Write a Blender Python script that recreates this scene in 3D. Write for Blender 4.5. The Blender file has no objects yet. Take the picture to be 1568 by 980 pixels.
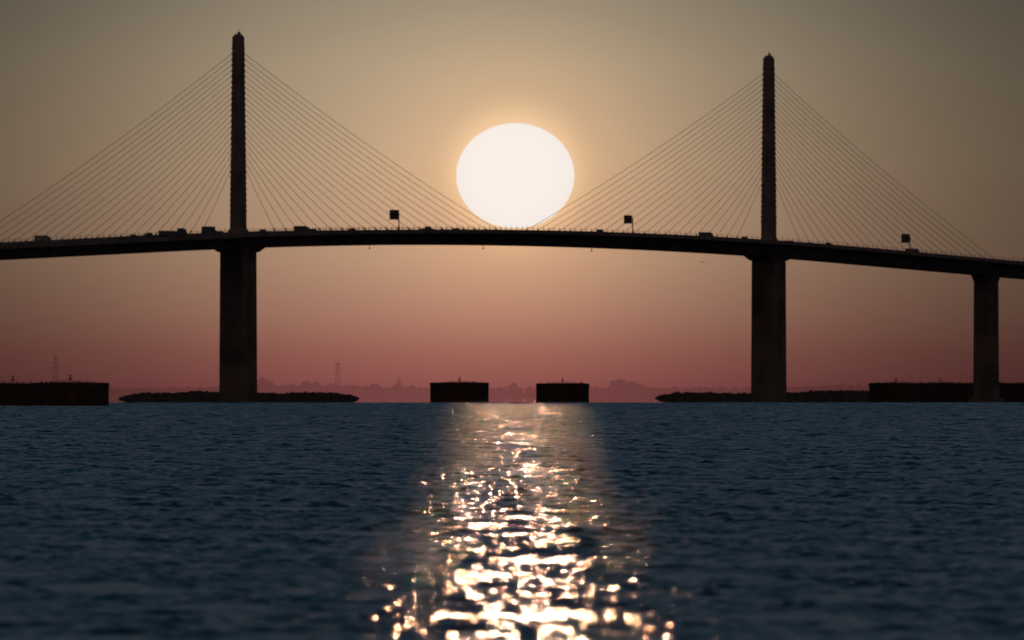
import bpy, math, random
import numpy as np
from mathutils import Vector, Matrix
random.seed(7); rng=np.random.default_rng(11)
scene=bpy.context.scene
K=4.88e-5; CAMH=3.5
# ------------------------------------------------------------------ helpers
def new_mat(name):
    m=bpy.data.materials.new(name); m.use_nodes=True
    nt=m.node_tree; nt.nodes.clear()
    return m,nt
def N(nt,t,**kw):
    n=nt.nodes.new(t)
    for k,v in kw.items(): setattr(n,k,v)
    return n
def mathn(nt,op,a,b=None,c=None,clamp=False):
    n=nt.nodes.new('ShaderNodeMath'); n.operation=op; n.use_clamp=clamp
    for i,v in enumerate((a,b,c)):
        if v is None: continue
        if isinstance(v,(int,float)): n.inputs[i].default_value=v
        else: nt.links.new(v,n.inputs[i])
    return n.outputs[0]
def simple_mat(name,col,rough=0.8,var=0.25,scale=0.4,metal=0.0,haze=None):
    m,nt=new_mat(name)
    out=N(nt,'ShaderNodeOutputMaterial'); p=N(nt,'ShaderNodeBsdfPrincipled')
    tc=N(nt,'ShaderNodeTexCoord'); nz=N(nt,'ShaderNodeTexNoise')
    nz.inputs['Scale'].default_value=scale; nz.inputs['Detail'].default_value=6
    nt.links.new(tc.outputs['Object'],nz.inputs['Vector'])
    cr=N(nt,'ShaderNodeValToRGB')
    cr.color_ramp.elements[0].position=0.3; cr.color_ramp.elements[1].position=0.7
    cr.color_ramp.elements[0].color=tuple(c*(1-var) for c in col)+(1,)
    cr.color_ramp.elements[1].color=tuple(min(1,c*(1+var)) for c in col)+(1,)
    nt.links.new(nz.outputs['Fac'],cr.inputs[0]); nt.links.new(cr.outputs[0],p.inputs['Base Color'])
    p.inputs['Roughness'].default_value=rough; p.inputs['Metallic'].default_value=metal
    if rough>=0.85: p.inputs['Specular IOR Level'].default_value=0.03
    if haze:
        # haze air-light painted on as surface glow for things 12 km away: stronger towards the sun's bearing
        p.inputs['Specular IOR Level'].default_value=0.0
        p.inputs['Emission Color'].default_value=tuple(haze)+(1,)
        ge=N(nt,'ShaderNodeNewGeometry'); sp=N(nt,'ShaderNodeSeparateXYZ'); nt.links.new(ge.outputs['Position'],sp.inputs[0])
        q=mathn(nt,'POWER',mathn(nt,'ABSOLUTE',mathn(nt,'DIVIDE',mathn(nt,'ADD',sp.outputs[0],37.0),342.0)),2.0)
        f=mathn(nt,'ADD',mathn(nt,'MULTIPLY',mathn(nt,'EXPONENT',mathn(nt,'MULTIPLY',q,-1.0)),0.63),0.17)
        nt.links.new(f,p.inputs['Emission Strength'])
    nt.links.new(p.outputs[0],out.inputs[0])
    return m
class MB:
    def __init__(s): s.v=[]; s.f=[]; s.m=[]
    def add(s,vs,fs,mi=0):
        o=len(s.v); s.v+= [tuple(v) for v in vs]
        for f in fs: s.f.append(tuple(i+o for i in f)); s.m.append(mi)
    def frustum(s,c0,h0,c1,h1,ax,ay,mi=0,ch=0.0):
        """loft between two chamfered rectangles (centres c0,c1 half sizes h0,h1) with horizontal axes ax, ay"""
        vs=[]
        for c,h in ((c0,h0),(c1,h1)):
            a,b=h; k=min(ch,a*0.9,b*0.9)
            if k>0: pts=[(a-k,-b),(a,-b+k),(a,b-k),(a-k,b),(-a+k,b),(-a,b-k),(-a,-b+k),(-a+k,-b)]
            else: pts=[(a,-b),(a,b),(-a,b),(-a,-b)]
            for (p,q) in pts: vs.append(Vector(c)+Vector(ax)*p+Vector(ay)*q)
        n=len(vs)//2
        fs=[tuple(range(n))[::-1],tuple(range(n,2*n))]
        for i in range(n): fs.append((i,(i+1)%n,(i+1)%n+n,i+n))
        s.add(vs,fs,mi)
    def box(s,c,h,ax=(1,0,0),ay=(0,1,0),mi=0,ch=0.0):
        c=Vector(c); z=Vector((0,0,h[2]))
        s.frustum(c-z,(h[0],h[1]),c+z,(h[0],h[1]),ax,ay,mi,ch)
    def tube(s,pts,r,n=6,mi=0,r1=None):
        pts=[Vector(p) for p in pts]; m=len(pts); vs=[]
        d=(pts[-1]-pts[0]).normalized()
        up=Vector((0,0,1)) if abs(d.z)<0.95 else Vector((1,0,0))
        a=d.cross(up).normalized(); b=d.cross(a).normalized()
        for i,p in enumerate(pts):
            rr=r if r1 is None else r+(r1-r)*i/(m-1)
            for j in range(n):
                t=2*math.pi*j/n; vs.append(p+a*rr*math.cos(t)+b*rr*math.sin(t))
        fs=[]
        for i in range(m-1):
            for j in range(n): fs.append((i*n+j,i*n+(j+1)%n,(i+1)*n+(j+1)%n,(i+1)*n+j))
        fs.append(tuple(range(n))[::-1]); fs.append(tuple((m-1)*n+j for j in range(n)))
        s.add(vs,fs,mi)
    def prism(s,prof,c,ax,ay,w,mi=0):
        """profile in (ax,z) extruded +-w along ay"""
        c=Vector(c); ax=Vector(ax); ay=Vector(ay); vs=[]
        for sg in (-w,w):
            for (p,z) in prof: vs.append(c+ax*p+Vector((0,0,z))+ay*sg)
        n=len(prof); fs=[tuple(range(n)),tuple(range(n,2*n))[::-1]]
        for i in range(n): fs.append((i,(i+1)%n,(i+1)%n+n,i+n))
        s.add(vs,fs,mi)
    def obj(s,name,mats,parent=None,loc=None,rz=0,smooth=False):
        me=bpy.data.meshes.new(name); me.from_pydata(s.v,[],s.f)
        for m in mats: me.materials.append(m)
        me.polygons.foreach_set('material_index',s.m)
        if smooth: me.polygons.foreach_set('use_smooth',[True]*len(s.f))
        import bmesh
        bm=bmesh.new(); bm.from_mesh(me); bmesh.ops.recalc_face_normals(bm,faces=bm.faces); bm.to_mesh(me); bm.free()
        o=bpy.data.objects.new(name,me); scene.collection.objects.link(o)
        if parent: o.parent=parent
        if loc is not None: o.location=loc
        o.rotation_euler=(0,0,rz)
        return o
def empty(name):
    e=bpy.data.objects.new(name,None); scene.collection.objects.link(e); return e
def at(u,v,d):
    """world point seen on bearing (u-784)K, elevation (600-v)K, at range d"""
    return Vector(((u-784)*K*d,d,CAMH+(600-v)*K*d))
# ------------------------------------------------------------------ materials
M_conc=simple_mat('weathered_concrete',(0.20,0.165,0.145),0.9,0.3,0.15)
M_conc2=simple_mat('stained_pier_concrete',(0.16,0.13,0.115),0.9,0.35,0.1)
M_asph=simple_mat('asphalt',(0.05,0.05,0.052),0.9)
M_line=simple_mat('lane_paint',(0.75,0.75,0.7),0.9,0.1)
M_cable=simple_mat('cable_yellow_paint',(0.50,0.32,0.12),0.7,0.1)
M_steel=simple_mat('galvanised_steel',(0.25,0.22,0.20),0.8,0.2,1.0,0.1)
M_sheet=simple_mat('rusted_sheet_pile',(0.07,0.045,0.035),0.9,0.4,0.5)
M_cap=simple_mat('weed_stained_cap',(0.06,0.048,0.04),0.95,0.3,0.5)
M_rock=simple_mat('riprap_rock',(0.07,0.06,0.05),0.95,0.4,0.4)
M_sign=simple_mat('sign_back',(0.07,0.07,0.07),0.9,0.1)
M_glass=simple_mat('car_glass',(0.02,0.025,0.03),0.2,0.1)
M_tyre=simple_mat('tyre',(0.02,0.02,0.02),0.9,0.1)
M_white=simple_mat('vehicle_white',(0.30,0.28,0.26),0.6,0.05)
M_red=simple_mat('vehicle_red',(0.2,0.03,0.02),0.5,0.05)
M_grey=simple_mat('vehicle_grey',(0.10,0.10,0.10),0.5,0.05)
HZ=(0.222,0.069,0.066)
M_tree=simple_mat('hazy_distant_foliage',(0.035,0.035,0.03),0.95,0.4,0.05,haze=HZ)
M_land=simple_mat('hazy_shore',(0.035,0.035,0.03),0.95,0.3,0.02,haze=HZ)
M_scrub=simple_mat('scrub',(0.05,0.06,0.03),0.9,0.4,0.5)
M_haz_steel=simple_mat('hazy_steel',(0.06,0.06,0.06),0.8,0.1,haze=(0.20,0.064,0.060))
M_bird=simple_mat('gull_feathers',(0.30,0.30,0.31),0.9)
# ------------------------------------------------------------------ bridge frame
MID=Vector((-0.1,4909.0,0)); T=Vector((0.5388,0.8424,0)).normalized(); NN=Vector((T.y,-T.x,0))
def W(s,c,z): return MID+T*s+NN*c+Vector((0,0,z))
def ztop(s):
    a=abs(s)
    return 62.7-8e-5*a*a if a<250 else 62.7-8e-5*62500-0.037*(a-250)
def s_of_u(u,c=0.0):
    q=(u-784)*K
    return (q*(MID.y+NN.y*c)-MID.x-NN.x*c)/(T.x-q*T.y)
bridge=empty('cable_stayed_bridge')
# deck
PAR=0.9
prof=[(-14.3,PAR),(-14.3,-0.55),(-9.0,-1.1),(-4.6,-4.7),(4.6,-4.7),(9.0,-1.1),(14.3,-0.55),(14.3,PAR),(13.9,PAR),(13.8,0.25),(13.7,0.0),
      (0.5,0.0),(0.4,0.85),(-0.4,0.85),(-0.5,0.0),(-13.7,0.0),(-13.8,0.25),(-13.9,PAR)]
mb=MB(); ss=list(np.arange(-1500,1501,6.0)); n=len(prof)
vs=[W(s,c,ztop(s)-PAR+z) for s in ss for (c,z) in prof]; fs=[]
for i in range(len(ss)-1):
    for j in range(n): fs.append((i*n+j,i*n+(j+1)%n,(i+1)*n+(j+1)%n,(i+1)*n+j))
mb.add(vs,fs); mb.obj('deck_girder',[M_conc],bridge)
mb=MB()
for sg in (-1,1):
    for i in range(len(ss)-1):
        a,b=ss[i],ss[i+1]; z0=ztop(a)-PAR+0.004; z1=ztop(b)-PAR+0.004
        mb.add([W(a,sg*0.6,z0),W(a,sg*13.6,z0),W(b,sg*13.6,z1),W(b,sg*0.6,z1)],[(0,1,2,3)],0)
        for c in (1.6,12.2):
            mb.add([W(a,sg*c,z0+.004),W(a,sg*(c+.15),z0+.004),W(b,sg*(c+.15),z1+.004),W(b,sg*c,z1+.004)],[(0,1,2,3)],1)
        if i%2==0:
            for c in (5.2,8.8):
                mb.add([W(a,sg*c,z0+.004),W(a,sg*(c+.15),z0+.004),W((a+b)/2,sg*(c+.15),(z0+z1)/2+.004),W((a+b)/2,sg*c,(z0+z1)/2+.004)],[(0,1,2,3)],1)
mb.obj('roadway',[M_asph,M_line],bridge)
# fence and rails on parapets
mb=MB()
for sg in (-1,1):
    c=sg*14.1
    s=-420
    while s<480:
        h=1.25+0.25*random.random()
        mb.tube([W(s,c,ztop(s)),W(s,c-sg*0.25,ztop(s)+h)],0.075,4)
        s+=3.65
    for hh in (0.6,):
        mb.tube([W(a,c-sg*0.1,ztop(a)+hh) for a in range(-420,481,12)],0.04,4)
mb.obj('parapet_fence',[M_steel],bridge)
# pylons, piers, cables
ZT=124.8; MT=129.6
cab=MB(); anch=MB()
for k,sp in enumerate((-180.4,180.4)):
    mb=MB(); zt=ztop(sp)-PAR
    mb.frustum(W(sp,0,zt),(2.55,2.15),W(sp,0,MT),(1.85,1.6),T,NN,0,0.35)
    mb.frustum(W(sp,0,MT),(1.85,1.6),W(sp,0,MT+1.1),(1.15,1.0),T,NN,0,0.5)
    mb.tube([W(sp,0,MT+1.0),W(sp,0,MT+3.0)],0.14,6,1,0.05)
    mb.box(W(sp,0.3,MT+1.5),(0.55,0.4,0.42),T,NN,1,0.15)
    z=zt+8
    while z<ZT+0.5:
        f=(z-zt)/(MT-zt); a=2.55-0.7*f; b=2.15-0.55*f
        mb.frustum(W(sp,0,z),(a+.02,b+.02),W(sp,0,z+0.8),(a+.09,b+.07),T,NN,0,0.2); z+=2.0
    mb.frustum(W(sp,0,zt-0.02),(3.9,3.1),W(sp,0,zt+2.2),(2.75,2.3),T,NN,0,0.4)
    mb.obj('pylon_mast_%d'%(k+1),[M_conc,M_steel],bridge)
    mb=MB(); zb=zt-4.7
    mb.frustum(W(sp,0,zb-1.4),(6.2,5.0),W(sp,0,zb+0.4),(9.2,6.0),T,NN,0,0.5)
    for off in (-2.45,2.45):
        mb.frustum(W(sp+off,0,0.9),(2.25,5.2),W(sp+off,0,zb-0.8),(2.2,4.9),T,NN,0,0.3)
    mb.box(W(sp,0,zb-4),(0.3,4.6,1.0),T,NN)
    mb.frustum(W(sp,0,-4),(5.4,6.0),W(sp,0,1.0),(5.1,5.6),T,NN,0,0.8)
    mb.obj('tower_pier_%d'%(k+1),[M_conc2],bridge)
    for side in (-1,1):
        for i in range(21):
            f=i/20
            sd=sp+side*(24+f*148); zp=86+f*(ZT-86)
            p0=W(sp+side*(2.0-0.5*f),0,zp); p1=W(sd,0,ztop(sd)-0.3)
            L=(p1-p0).length; pts=[]
            for j in range(9):
                t=j/8; p=p0.lerp(p1,t); p.z-=0.011*L*4*t*(1-t)
                pts.append(p)
            cab.tube(pts,0.08,6)
            anch.tube([p1,p1.lerp(p0,2.2/L)],0.22,6)
            anch.box(W(sd,0,ztop(sd)-PAR+0.5),(0.9,0.35,0.45),T,NN)
cab.obj('stay_cables',[M_cable],bridge)
anch.obj('cable_anchor_sleeves',[M_steel],bridge)
# secondary piers
mb=MB()
plist=[180.4+161.5,-(180.4+161.5)]
x=342+73
while x<1480: plist+= [x,-x]; x+=73
for s in plist:
    zb=ztop(s)-PAR-4.7
    mb.frustum(W(s,0,0.8),(3.6,4.0),W(s,0,zb-2.5),(3.3,3.9),T,NN,0,0.5)
    mb.frustum(W(s,0,zb-2.5),(3.3,3.9),W(s,0,zb+0.2),(4.0,4.8),T,NN,0,0.5)
    mb.frustum(W(s,0,-4),(5.0,5.6),W(s,0,1.3),(4.7,5.3),T,NN,0,0.7)
mb.obj('approach_piers',[M_conc2],bridge)
mb=MB()
for u in (566,740,906):
    s=s_of_u(u); z=ztop(s)-PAR-4.7
    mb.tube([W(s,0,z+.2),W(s,0,z-1.0)],0.09,5); mb.box(W(s,0,z-1.15),(0.22,0.22,0.22),T,NN,0,0.06)
mb.obj('navigation_lights',[M_steel],bridge)
# ------------------------------------------------------------------ highway signs
RZ=math.atan2(T.y,T.x)
def sign(u,zlo,w=3.9,h=3.3):
    c=13.2; s=s_of_u(u,c-2); base=ztop(s)-PAR
    m=MB(); X=(1,0,0);Y=(0,1,0)
    m.tube([(0,-2.2,0),(0,-2.2,zlo+h*0.75)],0.22,8,0,0.16)
    m.box((0,-2.2,0.12),(0.4,0.4,0.12),X,Y,0,0.08)
    m.tube([(0,-2.2,zlo+h*0.7),(0,w/2-0.2,zlo+h*0.7)],0.13,6,0)
    m.tube([(0,-2.2,zlo+h*0.3),(0,w/2-0.2,zlo+h*0.3)],0.13,6,0)
    m.box((0.28,0,zlo+h/2),(0.14,w/2,h/2),X,Y,1,0.0)
    m.box((0.45,0,zlo+h+0.05),(0.35,w/2+.1,0.06),X,Y,0)
    m.box((-0.6,0,zlo-0.12),(0.5,w/2,0.05),X,Y,0)
    m.tube([(0.3,-w/2,zlo+.2),(0,-2.6,0.3)],0.09,6,0)
    for yy in (-w/3,0,w/3): m.box((0.08,yy,zlo+h/2),(0.05,0.06,h/2-0.05),X,Y,0)
    return m.obj('highway_sign',[M_steel,M_sign],None,W(s,c-2,base),RZ)
sign(603,4.6); sign(961,4.4,3.4,2.9); sign(1386,4.3,3.6,3.2)
# ------------------------------------------------------------------ vehicles
def wheels(m,xs,hw,r=0.35,mi=2):
    for x in xs:
        for y in (-hw,hw): m.tube([(x,y-0.12,r),(x,y+0.12,r)],r,14,mi)
def car(u,c,mat,dirn=1,name='car'):
    m=MB(); X=(1,0,0);Y=(0,1,0)
    m.prism([(-2.2,.35),(2.2,.35),(2.25,.75),(1.2,.95),(-2.2,1.0),(-2.25,.6)],(0,0,0),X,Y,0.9,0)
    m.prism([(-1.9,.98),(1.1,.93),(0.45,1.45),(-1.2,1.5)],(0,0,0),X,Y,0.78,1)
    m.prism([(-1.15,1.5),(0.4,1.46),(0.3,1.53),(-1.05,1.55)],(0,0,0),X,Y,0.74,0)
    wheels(m,(-1.4,1.35),0.82)
    s=s_of_u(u,c); return m.obj(name,[mat,M_glass,M_tyre],None,W(s,c,ztop(s)-PAR+0.01),RZ+(0 if dirn>0 else math.pi))
def pickup(u,c,mat,dirn=1):
    m=MB(); X=(1,0,0);Y=(0,1,0)
    m.prism([(-2.8,.5),(2.7,.5),(2.75,1.1),(1.3,1.2),(-0.6,1.2),(-2.8,1.2)],(0,0,0),X,Y,0.98,0)
    m.prism([(-0.7,1.21),(1.4,1.19),(0.8,1.85),(-0.6,1.9)],(0,0,0),X,Y,0.85,1)
    m.prism([(-0.6,1.9),(0.8,1.86),(0.7,1.95),(-0.5,1.96)],(0,0,0),X,Y,0.82,0)
    wheels(m,(-1.8,1.75),0.9,0.42)
    s=s_of_u(u,c); return m.obj('pickup_truck',[mat,M_glass,M_tyre],None,W(s,c,ztop(s)-PAR+0.01),RZ+(0 if dirn>0 else math.pi))
def semi(u,c,mat,dirn=1,L=13.5,H=3.9):
    m=MB(); X=(1,0,0);Y=(0,1,0)
    m.box((-3,0,1.2+(H-1.2)/2),(L/2,1.28,(H-1.2)/2),X,Y,0,0.05)
    m.box((-3,0,1.05),(L/2-.3,0.5,0.13),X,Y,3)
    x0=-3+L/2+0.7
    m.prism([(x0,.7),(x0+4.2,.7),(x0+4.3,1.7),(x0+2.6,1.95),(x0+2.1,2.9),(x0+1.6,3.4),(x0,3.6)],(0,0,0),X,Y,1.2,1)
    m.prism([(x0+2.62,2.0),(x0+2.72,2.0),(x0+2.22,2.85),(x0+2.12,2.85)],(0.03,0,0),X,Y,1.05,4)
    m.tube([(x0-.3,1.0,1.2),(x0-.3,1.0,3.9)],0.08,6,3)
    wheels(m,(-3-L/2+1.0,-3-L/2+2.3,x0+0.4,x0-0.8,x0+3.5),1.08,0.5)
    s=s_of_u(u,c); return m.obj('semi_truck',[mat,M_grey,M_tyre,M_steel,M_glass],None,W(s,c,ztop(s)-PAR+0.01),RZ+(0 if dirn>0 else math.pi))
def boxtruck(u,c,mat,dirn=1,H=3.2):
    m=MB(); X=(1,0,0);Y=(0,1,0)
    m.box((-1.2,0,0.9+(H-0.9)/2),(2.7,1.15,(H-0.9)/2),X,Y,0,0.05)
    m.prism([(1.6,.6),(3.6,.6),(3.65,1.3),(3.0,1.5),(2.6,2.3),(1.6,2.4)],(0,0,0),X,Y,1.05,1)
    wheels(m,(-2.4,2.7),0.95,0.45)
    s=s_of_u(u,c); return m.obj('box_truck',[mat,M_grey,M_tyre],None,W(s,c,ztop(s)-PAR+0.01),RZ+(0 if dirn>0 else math.pi))
boxtruck(66,-7,M_white,1,2.8); car(190,7,M_red); car(205,-7,M_grey)
semi(268,7,M_grey,1,11,2.6); pickup(228,-7,M_grey); boxtruck(322,7,M_grey,1,3.6); car(338,-4,M_white)
pickup(402,7,M_grey); boxtruck(463,7,M_grey,1,2.7); car(480,-7,M_red); car(540,7,M_white)
pickup(655,7,M_white); car(700,-7,M_grey); pickup(918,7,M_grey); car(905,-7,M_white)
boxtruck(1082,7,M_grey,1,2.7); car(1105,-7,M_red); pickup(1140,7,M_white); boxtruck(1208,-7,M_grey,1,2.6)
car(1240,7,M_white); pickup(1268,7,M_red); pickup(1300,-7,M_grey); car(1345,7,M_grey); boxtruck(1398,7,M_grey,1,2.6); car(1450,-7,M_white)
# ------------------------------------------------------------------ dolphins
def dolphin(u,d,r,h,seed):
    rr=random.Random(seed); m=MB(); n=96
    def ring(rad,z,cor=0.0):
        return [(math.cos(2*math.pi*i/n)*(rad+(cor if (i//2)%2 else 0)),math.sin(2*math.pi*i/n)*(rad+(cor if (i//2)%2 else 0)),z) for i in range(n)]
    rings=[ring(r,-3,.2),ring(r,h-1.3,.2),ring(r+.3,h-1.3),ring(r+.3,h-.25),ring(r+.05,h),ring(r*0.5,h+.12)]
    vs=[p for q in rings for p in q]
    m.add(vs,[(i,(i+1)%n,n+(i+1)%n,n+i) for i in range(n)],0)
    for a in range(1,len(rings)-1):
        for i in range(n): m.f.append((a*n+i,a*n+(i+1)%n,(a+1)*n+(i+1)%n,(a+1)*n+i)); m.m.append(1)
    m.f.append(tuple((len(rings)-1)*n+i for i in range(n))); m.m.append(1)
    m.tube([(0,-1,h),(0,-1,h+1.7)],0.10,6,2); m.box((0,-1,h+1.8),(0.25,0.25,0.2),mi=2,ch=.08)
    m.box((0,-1,h+1.0),(0.5,0.05,0.25),mi=2)
    m.tube([(-r*.35,1,h+.55),(r*.45,1,h+.5)],0.05,4,2)
    for xx in (-.35,-.1,.2,.45): m.tube([(xx*r,1,h),(xx*r,1,h+.55)],0.05,4,2)
    for i in range(4):
        t=rr.random()*6.28; q=r*0.8
        m.tube([(q*math.cos(t),q*math.sin(t),h),(q*math.cos(t),q*math.sin(t),h+.4)],0.2,8,2,0.25)
    for i in range(60):
        t=rr.random()*6.28; q=r*(0.2+0.75*rr.random()); x,y=q*math.cos(t),q*math.sin(t)
        for k in range(3):
            a=rr.random()*6.28; hh=.1+.4*rr.random()
            m.add([(x,y,h),(x+.25*math.cos(a),y+.25*math.sin(a),h),(x+.3*math.cos(a+.6),y,h+hh)],[(0,1,2)],3)
    p=at(u,600,d); return m.obj('protective_dolphin',[M_sheet,M_cap,M_steel,M_scrub],None,(p.x,p.y,0))
dolphin(703.5,4700,10.1,6.75,1); dolphin(861.5,5000,9.7,6.65,2)
dolphin(108,3380,9.5,5.8,3); dolphin(20,3420,10.0,5.6,4)
for i,(u,d) in enumerate(((1372,5150),(1440,5230),(1512,5300),(1583,5350))): dolphin(u,d,10.2,6.9+0.05*i,10+i)
# ------------------------------------------------------------------ rock islands
def island(u0,u1,d,h,seed,taper=0.08):
    r=np.random.default_rng(seed); L=(u1-u0)*K*d; cx=((u0+u1)/2-784)*K*d
    nx=int(L/0.5); ny=13; m=MB()
    xs=np.linspace(-L/2,L/2,nx); t=np.linspace(0,1,nx)
    prof=np.ones(nx)*0.78
    for wl,a in ((40,.12),(17,.10),(7,.08),(2.5,.06),(1.1,.04)):
        kn=r.random(int(L/wl)+3); prof+=a*2*(np.interp(xs,np.linspace(-L/2,L/2,len(kn)),kn)-.5)
    edge=np.clip(np.minimum(t,1-t)/taper,0,1)**0.5
    prof*=edge*h
    vs=[]
    for i in range(nx):
        for j in range(ny):
            q=(j/(ny-1)-.5)*2
            z=(prof[i]+.8)*(1-abs(q)**1.7)-.8+r.normal()*0.12
            vs.append((xs[i]+r.normal()*.1,q*9+r.normal()*.2,z))
    fs=[(i*ny+j,(i+1)*ny+j,(i+1)*ny+j+1,i*ny+j+1) for i in range(nx-1) for j in range(ny-1)]
    m.add(vs,fs,0)
    for i in range(int(L*1.2)):
        x=(r.random()-.5)*L; q=r.normal()*.35; zz=np.interp(x,xs,prof)*(1-min(1,abs(q))**1.7); s=.3+.7*r.random()**2
        ax=Vector((math.cos(i),math.sin(i),0)); ay=Vector((-math.sin(i),math.cos(i),0))
        m.frustum((x,q*9,zz-.6*s),(s,s*.8),(x+.1*s,q*9,zz+.6*s),(s*.55,s*.5),ax,ay,0,0.3*s)
    return m.obj('rock_island',[M_rock],None,(cx,d,0))
island(182,550,6700,4.2,5,0.12); island(1003,1350,7300,4.2,6,0.10); island(1205,1420,6900,5.0,8,0.15)
# ------------------------------------------------------------------ distant trees + shore
def ico():
    p=(1+5**.5)/2
    v=np.array([(-1,p,0),(1,p,0),(-1,-p,0),(1,-p,0),(0,-1,p),(0,1,p),(0,-1,-p),(0,1,-p),(p,0,-1),(p,0,1),(-p,0,-1),(-p,0,1)],float)
    v/=np.linalg.norm(v[0])
    f=[(0,11,5),(0,5,1),(0,1,7),(0,7,10),(0,10,11),(1,5,9),(5,11,4),(11,10,2),(10,7,6),(7,1,8),(3,9,4),(3,4,2),(3,2,6),(3,6,8),(3,8,9),(4,9,5),(2,4,11),(6,2,10),(8,6,7),(9,8,1)]
    return v,f
IV,IF=ico()
m=MB(); r=np.random.default_rng(3)
D=12000.0
def tree(u,top,width,d=D):
    x=(u-784)*K*d; H=(606-top)*K*d; wd=width*K*d/2
    n=max(10,int(16*wd*H/40)); n=min(n,130)
    m.tube([(x,d,0),(x,d,H*.5)],.5,5,0,.2)
    for i in range(n):
        a=r.random()*6.28; q=r.random()**.5; e=r.random()
        w=wd*math.sqrt(max(.02,1-((e-.45)/.58)**2))*q
        zz=H*(.12+.75*e)
        s=(.09+.10*r.random())*min(H,12)
        V=IV*(1+r.normal(0,.22,(12,1)))*s*np.array([1.4,1.2,.8])+np.array([x+w*math.cos(a),d+w*math.sin(a),zz])
        m.add(V.tolist(),IF,0)
prof_t=[(-60,593),(100,592),(170,593),(330,592),(395,588),(420,590),(470,588),(520,590),(600,592),(640,592),(700,592),(780,593),(800,593),(925,592),(1000,593),(1180,592),(1320,588),(1400,586),(1480,588),(1640,590)]
pu=[a for a,b in prof_t]; pv=[b for a,b in prof_t]
u=-60
while u<1640:
    tree(u+r.normal()*2,np.interp(u,pu,pv)+r.normal()*0.9,13+8*r.random(),D+r.random()*500); u+=3.6+3*r.random()
for (uu,tt,ww) in ((403,576,16),(414,581,18),(468,581,16),(484,582,18),(508,586,18),(545,587,20),(575,587,22),(608,586,12),(632,587,14),(785,584,8),(812,589,14),(939,582,14),(953,577,20),(966,580,16),(980,587,14),(1290,587,16),(1338,584,20),(1368,581,22),(1400,583,22),(1440,583,26),(1475,584,20),(40,583,8)):
    tree(uu,tt,ww,D-200)
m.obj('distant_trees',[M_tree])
m=MB(); xs=np.linspace(-2500,2500,400); 
vs=[]; 
for x in xs:
    w=40*math.sin(x*.011)+25*math.sin(x*.037)
    vs+=[(x,D-260+w,-.5),(x,D-230+w,1.0+.4*math.sin(x*.05)),(x,D+2500,2.5)]
fs=[(i*3+j,(i+1)*3+j,(i+1)*3+j+1,i*3+j+1) for i in range(len(xs)-1) for j in (0,1)]
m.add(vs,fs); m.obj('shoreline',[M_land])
def lattice(u,top,w0=3.0):
    d=D-100; H=(606-top)*K*d; m=MB()
    def leg(k,z): 
        f=1-z/H*.85; sx,sy=((-1,-1),(1,-1),(1,1),(-1,1))[k]; return Vector((sx*w0*f,sy*w0*f,z))
    nseg=8; zs=[H*i/nseg for i in range(nseg+1)]
    for k in range(4):
        m.tube([leg(k,0),leg(k,H)],.28,4)
        for i in range(nseg):
            m.tube([leg(k,zs[i]),leg((k+1)%4,zs[i+1])],.16,4); m.tube([leg((k+1)%4,zs[i]),leg(k,zs[i+1])],.16,4)
    for f,w in ((.97,2.2),(.84,3),(.71,2.6)):
        m.box((0,0,H*f),(w,.22,.22)); 
        for sg in (-1,1): m.tube([(sg*w,0,H*f),(sg*w,0,H*f-1.6)],.15,4)
    m.tube([(0,0,H*.95),(0,0,H*1.05)],.2,4)
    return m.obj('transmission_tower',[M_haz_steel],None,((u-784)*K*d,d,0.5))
lattice(85,546); lattice(517,556); lattice(611,580,2.0)
# ------------------------------------------------------------------ gull
m=MB(); 
body=[(-.28,.02),(-.2,.07),(0,.1),(.2,.07),(.3,.03)]
vs=[];n=8
for (x,rd) in body:
    for j in range(n): t=2*math.pi*j/n; vs.append((x,rd*math.cos(t),rd*.9*math.sin(t)))
fs=[(i*n+j,i*n+(j+1)%n,(i+1)*n+(j+1)%n,(i+1)*n+j) for i in range(4) for j in range(n)]
fs+=[tuple(range(n)),tuple(4*n+j for j in range(n))]
m.add(vs,fs)
m.add([(-.28,-.03,0),(-.28,.03,0),(-.48,.1,0),(-.48,-.1,0)],[(0,1,2,3)])
m.tube([(.28,0,.02),(.4,0,0)],.045,6,0,.008)
for sg in (-1,1):
    m.add([(.14,sg*.07,.04),(-.12,sg*.07,.04),(-.1,sg*.36,.2),(.12,sg*.36,.22),(-.16,sg*.75,.1),(-.06,sg*.75,.12)],[(0,1,2,3),(3,2,4,5)])
p=at(1076,402,2400); g=m.obj('seagull',[M_bird],None,p,math.radians(70)); g.rotation_euler=(math.radians(18),0,math.radians(70))
# ------------------------------------------------------------------ water
# chop: full wave field up close; further out, wave groups (crests the eye can see over
# the troughs) whose size grows with distance, stretched so the far sun glitter reads brighter
NC=1200
rows=[];low=[];sc_=[];am=[]
y=110.0
while y<400: rows.append(y); low.append(0.0); sc_.append(1.0); am.append(1.0); y+=0.12 if y>172 else 0.4
P0=6.0; yc=402.0
while yc<4480:
    nr=15; s=max(1.0,(yc/600.0)**0.50); a_=max(.55,(400/yc)**0.26)
    for i in range(nr):
        f=i/(nr-1); rows.append(yc+3.0*s*f); low.append(0.22*s*a_*(abs(2*f-1)**4)); sc_.append(s); am.append(a_)
    yc+=max(3.2*s,P0*(yc/400)**1.2*rng.uniform(.8,1.2),1.5e-5*yc*yc*rng.uniform(.8,1.2))
rows=np.array(rows); low=np.array(low); sc_=np.array(sc_); am=np.array(am); NR=len(rows)
fcol=np.linspace(-1,1,NC); hw=6+0.0425*rows
Xg=(hw[:,None]*fcol[None,:]).astype(np.float32)
Xs=(Xg/sc_[:,None]).astype(np.float32); Ys=rows/sc_
Z=np.zeros((NR,NC),np.float32)
NW=64; rms=0.155
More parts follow.
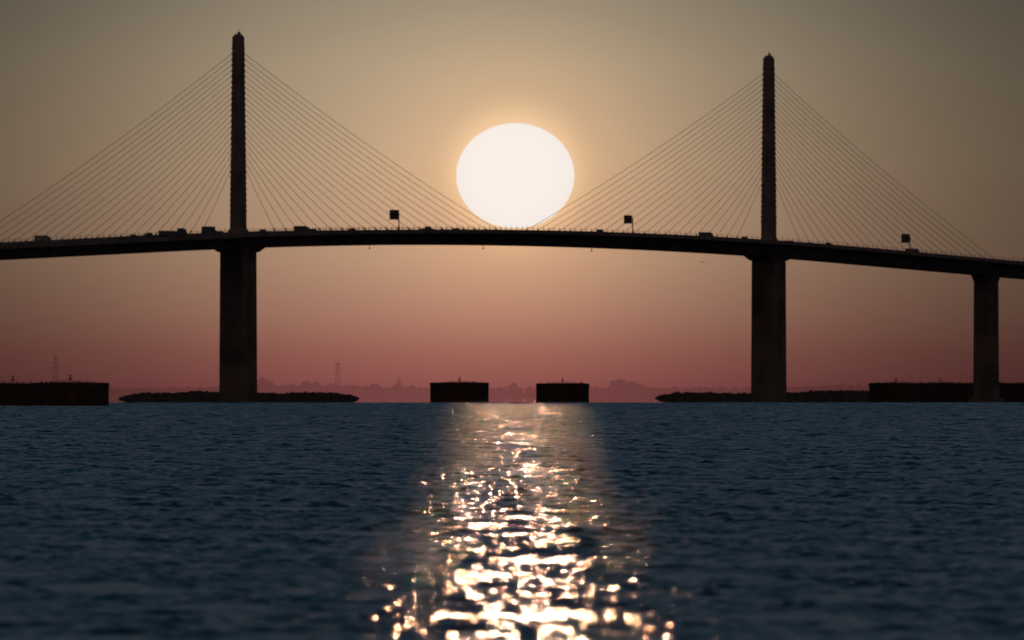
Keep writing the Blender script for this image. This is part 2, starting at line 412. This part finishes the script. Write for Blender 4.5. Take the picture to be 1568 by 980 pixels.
def wave(Z,a,kx,ky,ph):
    rowp=np.mod(ky*Ys+ph,2*math.pi).astype(np.float32)
    Z+=np.float32(a)*np.sin(np.float32(kx)*Xs+rowp[:,None])
for i in range(NW):
    lam=0.32*(1.7/0.32)**((i+rng.random())/NW); kk=2*math.pi/lam
    th=math.radians(-90+8+rng.normal()*42)
    s=rms*math.sqrt(2/NW)*(1.0 if lam<1.2 else 0.85); a=s/kk
    wave(Z,a,kk*math.cos(th),kk*math.sin(th),rng.random()*6.283)
Z+=3.0*np.maximum(Z,0)**2      # peaked crests
# groupiness / cat's paws
Gm=np.zeros((NR,NC),np.float32)
for lam in (1.7,2.6,4.1,6.3,11.0,19.0):
    th=rng.uniform(0,6.28); kk=2*math.pi/lam; wave(Gm,0.20,kk*math.cos(th),kk*math.sin(th),rng.random()*6.28)
Z*=np.clip(1.0+Gm,.45,1.6)
Z*=(sc_*am)[:,None].astype(np.float32)
Z-=low[:,None].astype(np.float32)
co=np.empty((NR,NC,3),np.float32); co[...,0]=Xg; co[...,1]=rows[:,None]; co[...,2]=Z
co=co.reshape(-1,3); nb=len(co)
FAR=90000.0
hw0,hw1=hw[0],hw[-1]; r0,r1=rows[0],rows[-1]
ext=np.array([(-FAR,-5000,-.25),(FAR,-5000,-.25),(FAR,r0,-.25),(hw0,r0,-.25),(-hw0,r0,-.25),(-FAR,r0,-.25),
     (-hw1,r1,-.25),(-FAR,r1,-.25),(hw1,r1,-.25),(FAR,r1,-.25),
     (-FAR,r1,-.02),(FAR,r1,-.02),(FAR,FAR,-.02),(-FAR,FAR,-.02)],np.float32)
idx=np.arange(NR*NC).reshape(NR,NC)
q=np.stack([idx[:-1,:-1],idx[:-1,1:],idx[1:,1:],idx[1:,:-1]],-1).reshape(-1,4)
e=lambda *t:[nb+i for i in t]
extf=np.array([e(0,1,2,5),e(5,4,6,7),e(3,2,9,8),e(10,11,12,13)])
faces=np.vstack([q,extf]).astype(np.int32); nf=len(faces)
co=np.vstack([co,ext])
me=bpy.data.meshes.new('water')
me.vertices.add(len(co)); me.vertices.foreach_set('co',co.ravel())
me.loops.add(nf*4); me.loops.foreach_set('vertex_index',faces.ravel())
me.polygons.add(nf); me.polygons.foreach_set('loop_start',np.arange(0,nf*4,4,dtype=np.int32))
mi=np.zeros(nf,np.int32); mi[-1]=1; me.polygons.foreach_set('material_index',mi)
me.polygons.foreach_set('use_smooth',np.ones(nf,bool)); me.update()
water=bpy.data.objects.new('water',me); scene.collection.objects.link(water)
def water_mat(name,rough,bump,calm):
    m,nt=new_mat(name); out=N(nt,'ShaderNodeOutputMaterial'); p=N(nt,'ShaderNodeBsdfPrincipled')
    p.inputs['Base Color'].default_value=(0.003,0.016,0.030,1); p.inputs['Roughness'].default_value=rough
    p.inputs['IOR'].default_value=1.333
    if not calm:
        tc=N(nt,'ShaderNodeTexCoord')
        nz=N(nt,'ShaderNodeTexNoise'); nt.links.new(tc.outputs['Object'],nz.inputs['Vector'])
        nz.inputs['Scale'].default_value=10.0; nz.inputs['Detail'].default_value=2
        n2=N(nt,'ShaderNodeTexNoise'); nt.links.new(tc.outputs['Object'],n2.inputs['Vector']); n2.inputs['Scale'].default_value=0.06; n2.inputs['Detail'].default_value=3
        mr=N(nt,'ShaderNodeMapRange'); nt.links.new(n2.outputs['Fac'],mr.inputs[0])
        mr.inputs[1].default_value=.35; mr.inputs[2].default_value=.65; mr.inputs[3].default_value=.5; mr.inputs[4].default_value=1.0
        b=N(nt,'ShaderNodeBump'); b.inputs['Distance'].default_value=bump
        nt.links.new(mr.outputs[0],b.inputs['Strength']); nt.links.new(nz.outputs['Fac'],b.inputs['Height']); nt.links.new(b.outputs[0],p.inputs['Normal'])
    nt.links.new(p.outputs[0],out.inputs[0]); return m
me.materials.append(water_mat('choppy_water',0.17,0.028,False)); me.materials.append(water_mat('calm_water',0.0,0,True))
# ------------------------------------------------------------------ sun
SD=60000.0; sc=at(789,269,SD)
bpy.ops.mesh.primitive_uv_sphere_add(segments=96,ring_count=48,radius=1.0,location=sc)
sun=bpy.context.object; sun.name='sun'; sun.scale=(90.5*K*SD,90.5*K*SD,80.5*K*SD)
bpy.ops.object.shade_smooth()
m,nt=new_mat('sun_surface'); out=N(nt,'ShaderNodeOutputMaterial'); em=N(nt,'ShaderNodeEmission'); tr=N(nt,'ShaderNodeBsdfTransparent'); ad=N(nt,'ShaderNodeAddShader')
em.inputs[0].default_value=(.37,.395,.415,1); em.inputs[1].default_value=1.0
tr.inputs[0].default_value=(.6,.6,.6,1)
nt.links.new(em.outputs[0],ad.inputs[0]); nt.links.new(tr.outputs[0],ad.inputs[1]); nt.links.new(ad.outputs[0],out.inputs[0])
sun.data.materials.append(m)
sdir=(sc-Vector((0,0,CAMH))).normalized()
ld=bpy.data.lights.new('sunlight','SUN'); ld.energy=2.0; ld.angle=math.radians(0.5); ld.color=(1,.52,.30)
lo=bpy.data.objects.new('sunlight',ld); scene.collection.objects.link(lo)
lo.rotation_euler=sdir.to_track_quat('Z','Y').to_euler(); lo.location=(0,0,300)
# ------------------------------------------------------------------ world
w=bpy.data.worlds.new('World'); scene.world=w; w.use_nodes=True; nt=w.node_tree; nt.nodes.clear()
out=N(nt,'ShaderNodeOutputWorld'); bg=N(nt,'ShaderNodeBackground'); nt.links.new(bg.outputs[0],out.inputs[0])
tc=N(nt,'ShaderNodeTexCoord'); sx=N(nt,'ShaderNodeSeparateXYZ'); nt.links.new(tc.outputs['Generated'],sx.inputs[0])
X,Y,Zc=sx.outputs
def ramp(fac,stops):
    c=N(nt,'ShaderNodeValToRGB'); nt.links.new(fac,c.inputs[0]); el=c.color_ramp.elements
    while len(el)<len(stops): el.new(0.5)
    for e_,(p_,col) in zip(el,stops): e_.position=p_; e_.color=tuple(col)+(1,)
    return c.outputs[0]
e=mathn(nt,'MAXIMUM',Zc,0.0)
low_=ramp(mathn(nt,'DIVIDE',e,0.035,clamp=True),[(0,(.315,.092,.088)),(.083,(.375,.140,.108)),(.168,(.445,.218,.150)),(.28,(.505,.300,.190)),(.486,(.535,.366,.228)),(.70,(.485,.368,.240)),(.84,(.410,.332,.232)),(1,(.33,.28,.21))])
hi_=ramp(mathn(nt,'POWER',e,0.5,clamp=True),[(0,(.33,.28,.21)),(.187,(.33,.28,.21)),(.225,(.08,.10,.115)),(.29,(.022,.063,.098)),(.42,(.008,.048,.084)),(.60,(.006,.042,.077)),(.75,(.006,.033,.062)),(1,(.005,.020,.045))])
t=N(nt,'ShaderNodeMapRange'); t.interpolation_type='SMOOTHSTEP'; nt.links.new(e,t.inputs[0]); t.inputs[1].default_value=.031; t.inputs[2].default_value=.035
mx=N(nt,'ShaderNodeMix',data_type='RGBA'); nt.links.new(t.outputs[0],mx.inputs[0]); nt.links.new(low_,mx.inputs[6]); nt.links.new(hi_,mx.inputs[7])
# anti-solar half of the dome: the warm dusk belt opposite the sun
bk=N(nt,'ShaderNodeMapRange'); bk.interpolation_type='SMOOTHSTEP'; nt.links.new(Y,bk.inputs[0]); bk.inputs[1].default_value=0.1; bk.inputs[2].default_value=-.5
bkm=N(nt,'ShaderNodeMix',data_type='RGBA'); nt.links.new(bk.outputs[0],bkm.inputs[0]); nt.links.new(mx.outputs[2],bkm.inputs[6]); bkm.inputs[7].default_value=(.10,.064,.058,1)
def vdist(dirv):
    s=N(nt,'ShaderNodeVectorMath',operation='DISTANCE'); nt.links.new(tc.outputs['Generated'],s.inputs[0]); s.inputs[1].default_value=tuple(dirv); return s.outputs['Value']
gl=Vector(((720-784)*K,1,.0150)).normalized()
rb=vdist(gl); g=mathn(nt,'EXPONENT',mathn(nt,'MULTIPLY',mathn(nt,'POWER',mathn(nt,'DIVIDE',rb,0.0280),2.0),-1.0))
gm=N(nt,'ShaderNodeMix',data_type='RGBA'); nt.links.new(g,gm.inputs[0]); gm.inputs[6].default_value=(.15,.16,.17,1); gm.inputs[7].default_value=(1,1,1,1)
fall2=N(nt,'ShaderNodeMapRange'); nt.links.new(e,fall2.inputs[0]); fall2.inputs[1].default_value=.035; fall2.inputs[2].default_value=.12
fm=N(nt,'ShaderNodeMix',data_type='RGBA'); nt.links.new(fall2.outputs[0],fm.inputs[0]); nt.links.new(gm.outputs[2],fm.inputs[6]); fm.inputs[7].default_value=(1,1,1,1)
sc1=N(nt,'ShaderNodeVectorMath',operation='MULTIPLY'); nt.links.new(bkm.outputs[2],sc1.inputs[0]); nt.links.new(fm.outputs[2],sc1.inputs[1])
rs=vdist(sdir)
def glow(width,power,col,prev):
    g2=mathn(nt,'EXPONENT',mathn(nt,'MULTIPLY',mathn(nt,'POWER',mathn(nt,'DIVIDE',rs,width),power),-1.0))
    gc=N(nt,'ShaderNodeVectorMath',operation='SCALE'); gc.inputs[0].default_value=col; nt.links.new(g2,gc.inputs['Scale'])
    a=N(nt,'ShaderNodeVectorMath',operation='ADD'); nt.links.new(prev,a.inputs[0]); nt.links.new(gc.outputs[0],a.inputs[1]); return a.outputs[0]
v=glow(.0084,1.9,(.27,.135,.052),sc1.outputs[0])
v=glow(.0049,5.0,(.28,.19,.10),v)
sk=N(nt,'ShaderNodeTexSky',sky_type='NISHITA'); sk.sun_disc=False; sk.sun_elevation=math.asin(sdir.z); sk.sun_rotation=math.atan2(sdir.x,sdir.y); sk.dust_density=2.0
sks=N(nt,'ShaderNodeVectorMath',operation='SCALE'); nt.links.new(sk.outputs[0],sks.inputs[0]); nt.links.new(mathn(nt,'MULTIPLY',fall2.outputs[0],0.005),sks.inputs['Scale'])
a2=N(nt,'ShaderNodeVectorMath',operation='ADD'); nt.links.new(v,a2.inputs[0]); nt.links.new(sks.outputs[0],a2.inputs[1])
nt.links.new(a2.outputs[0],bg.inputs[0]); bg.inputs[1].default_value=1.0
# ------------------------------------------------------------------ camera
cd=bpy.data.cameras.new('camera'); cam=bpy.data.objects.new('camera',cd); scene.collection.objects.link(cam)
cd.sensor_width=36; cd.lens=36/(1568*K); cd.clip_start=1; cd.clip_end=300000
cam.location=(0,0,CAMH); cam.rotation_euler=(math.radians(90)+(600-490)*K,0,0)
cd.dof.use_dof=True; cd.dof.focus_distance=950; cd.dof.aperture_fstop=cd.lens/1000/0.135
scene.camera=cam
scene.view_settings.view_transform='Standard'; scene.view_settings.look='None'; scene.view_settings.exposure=0
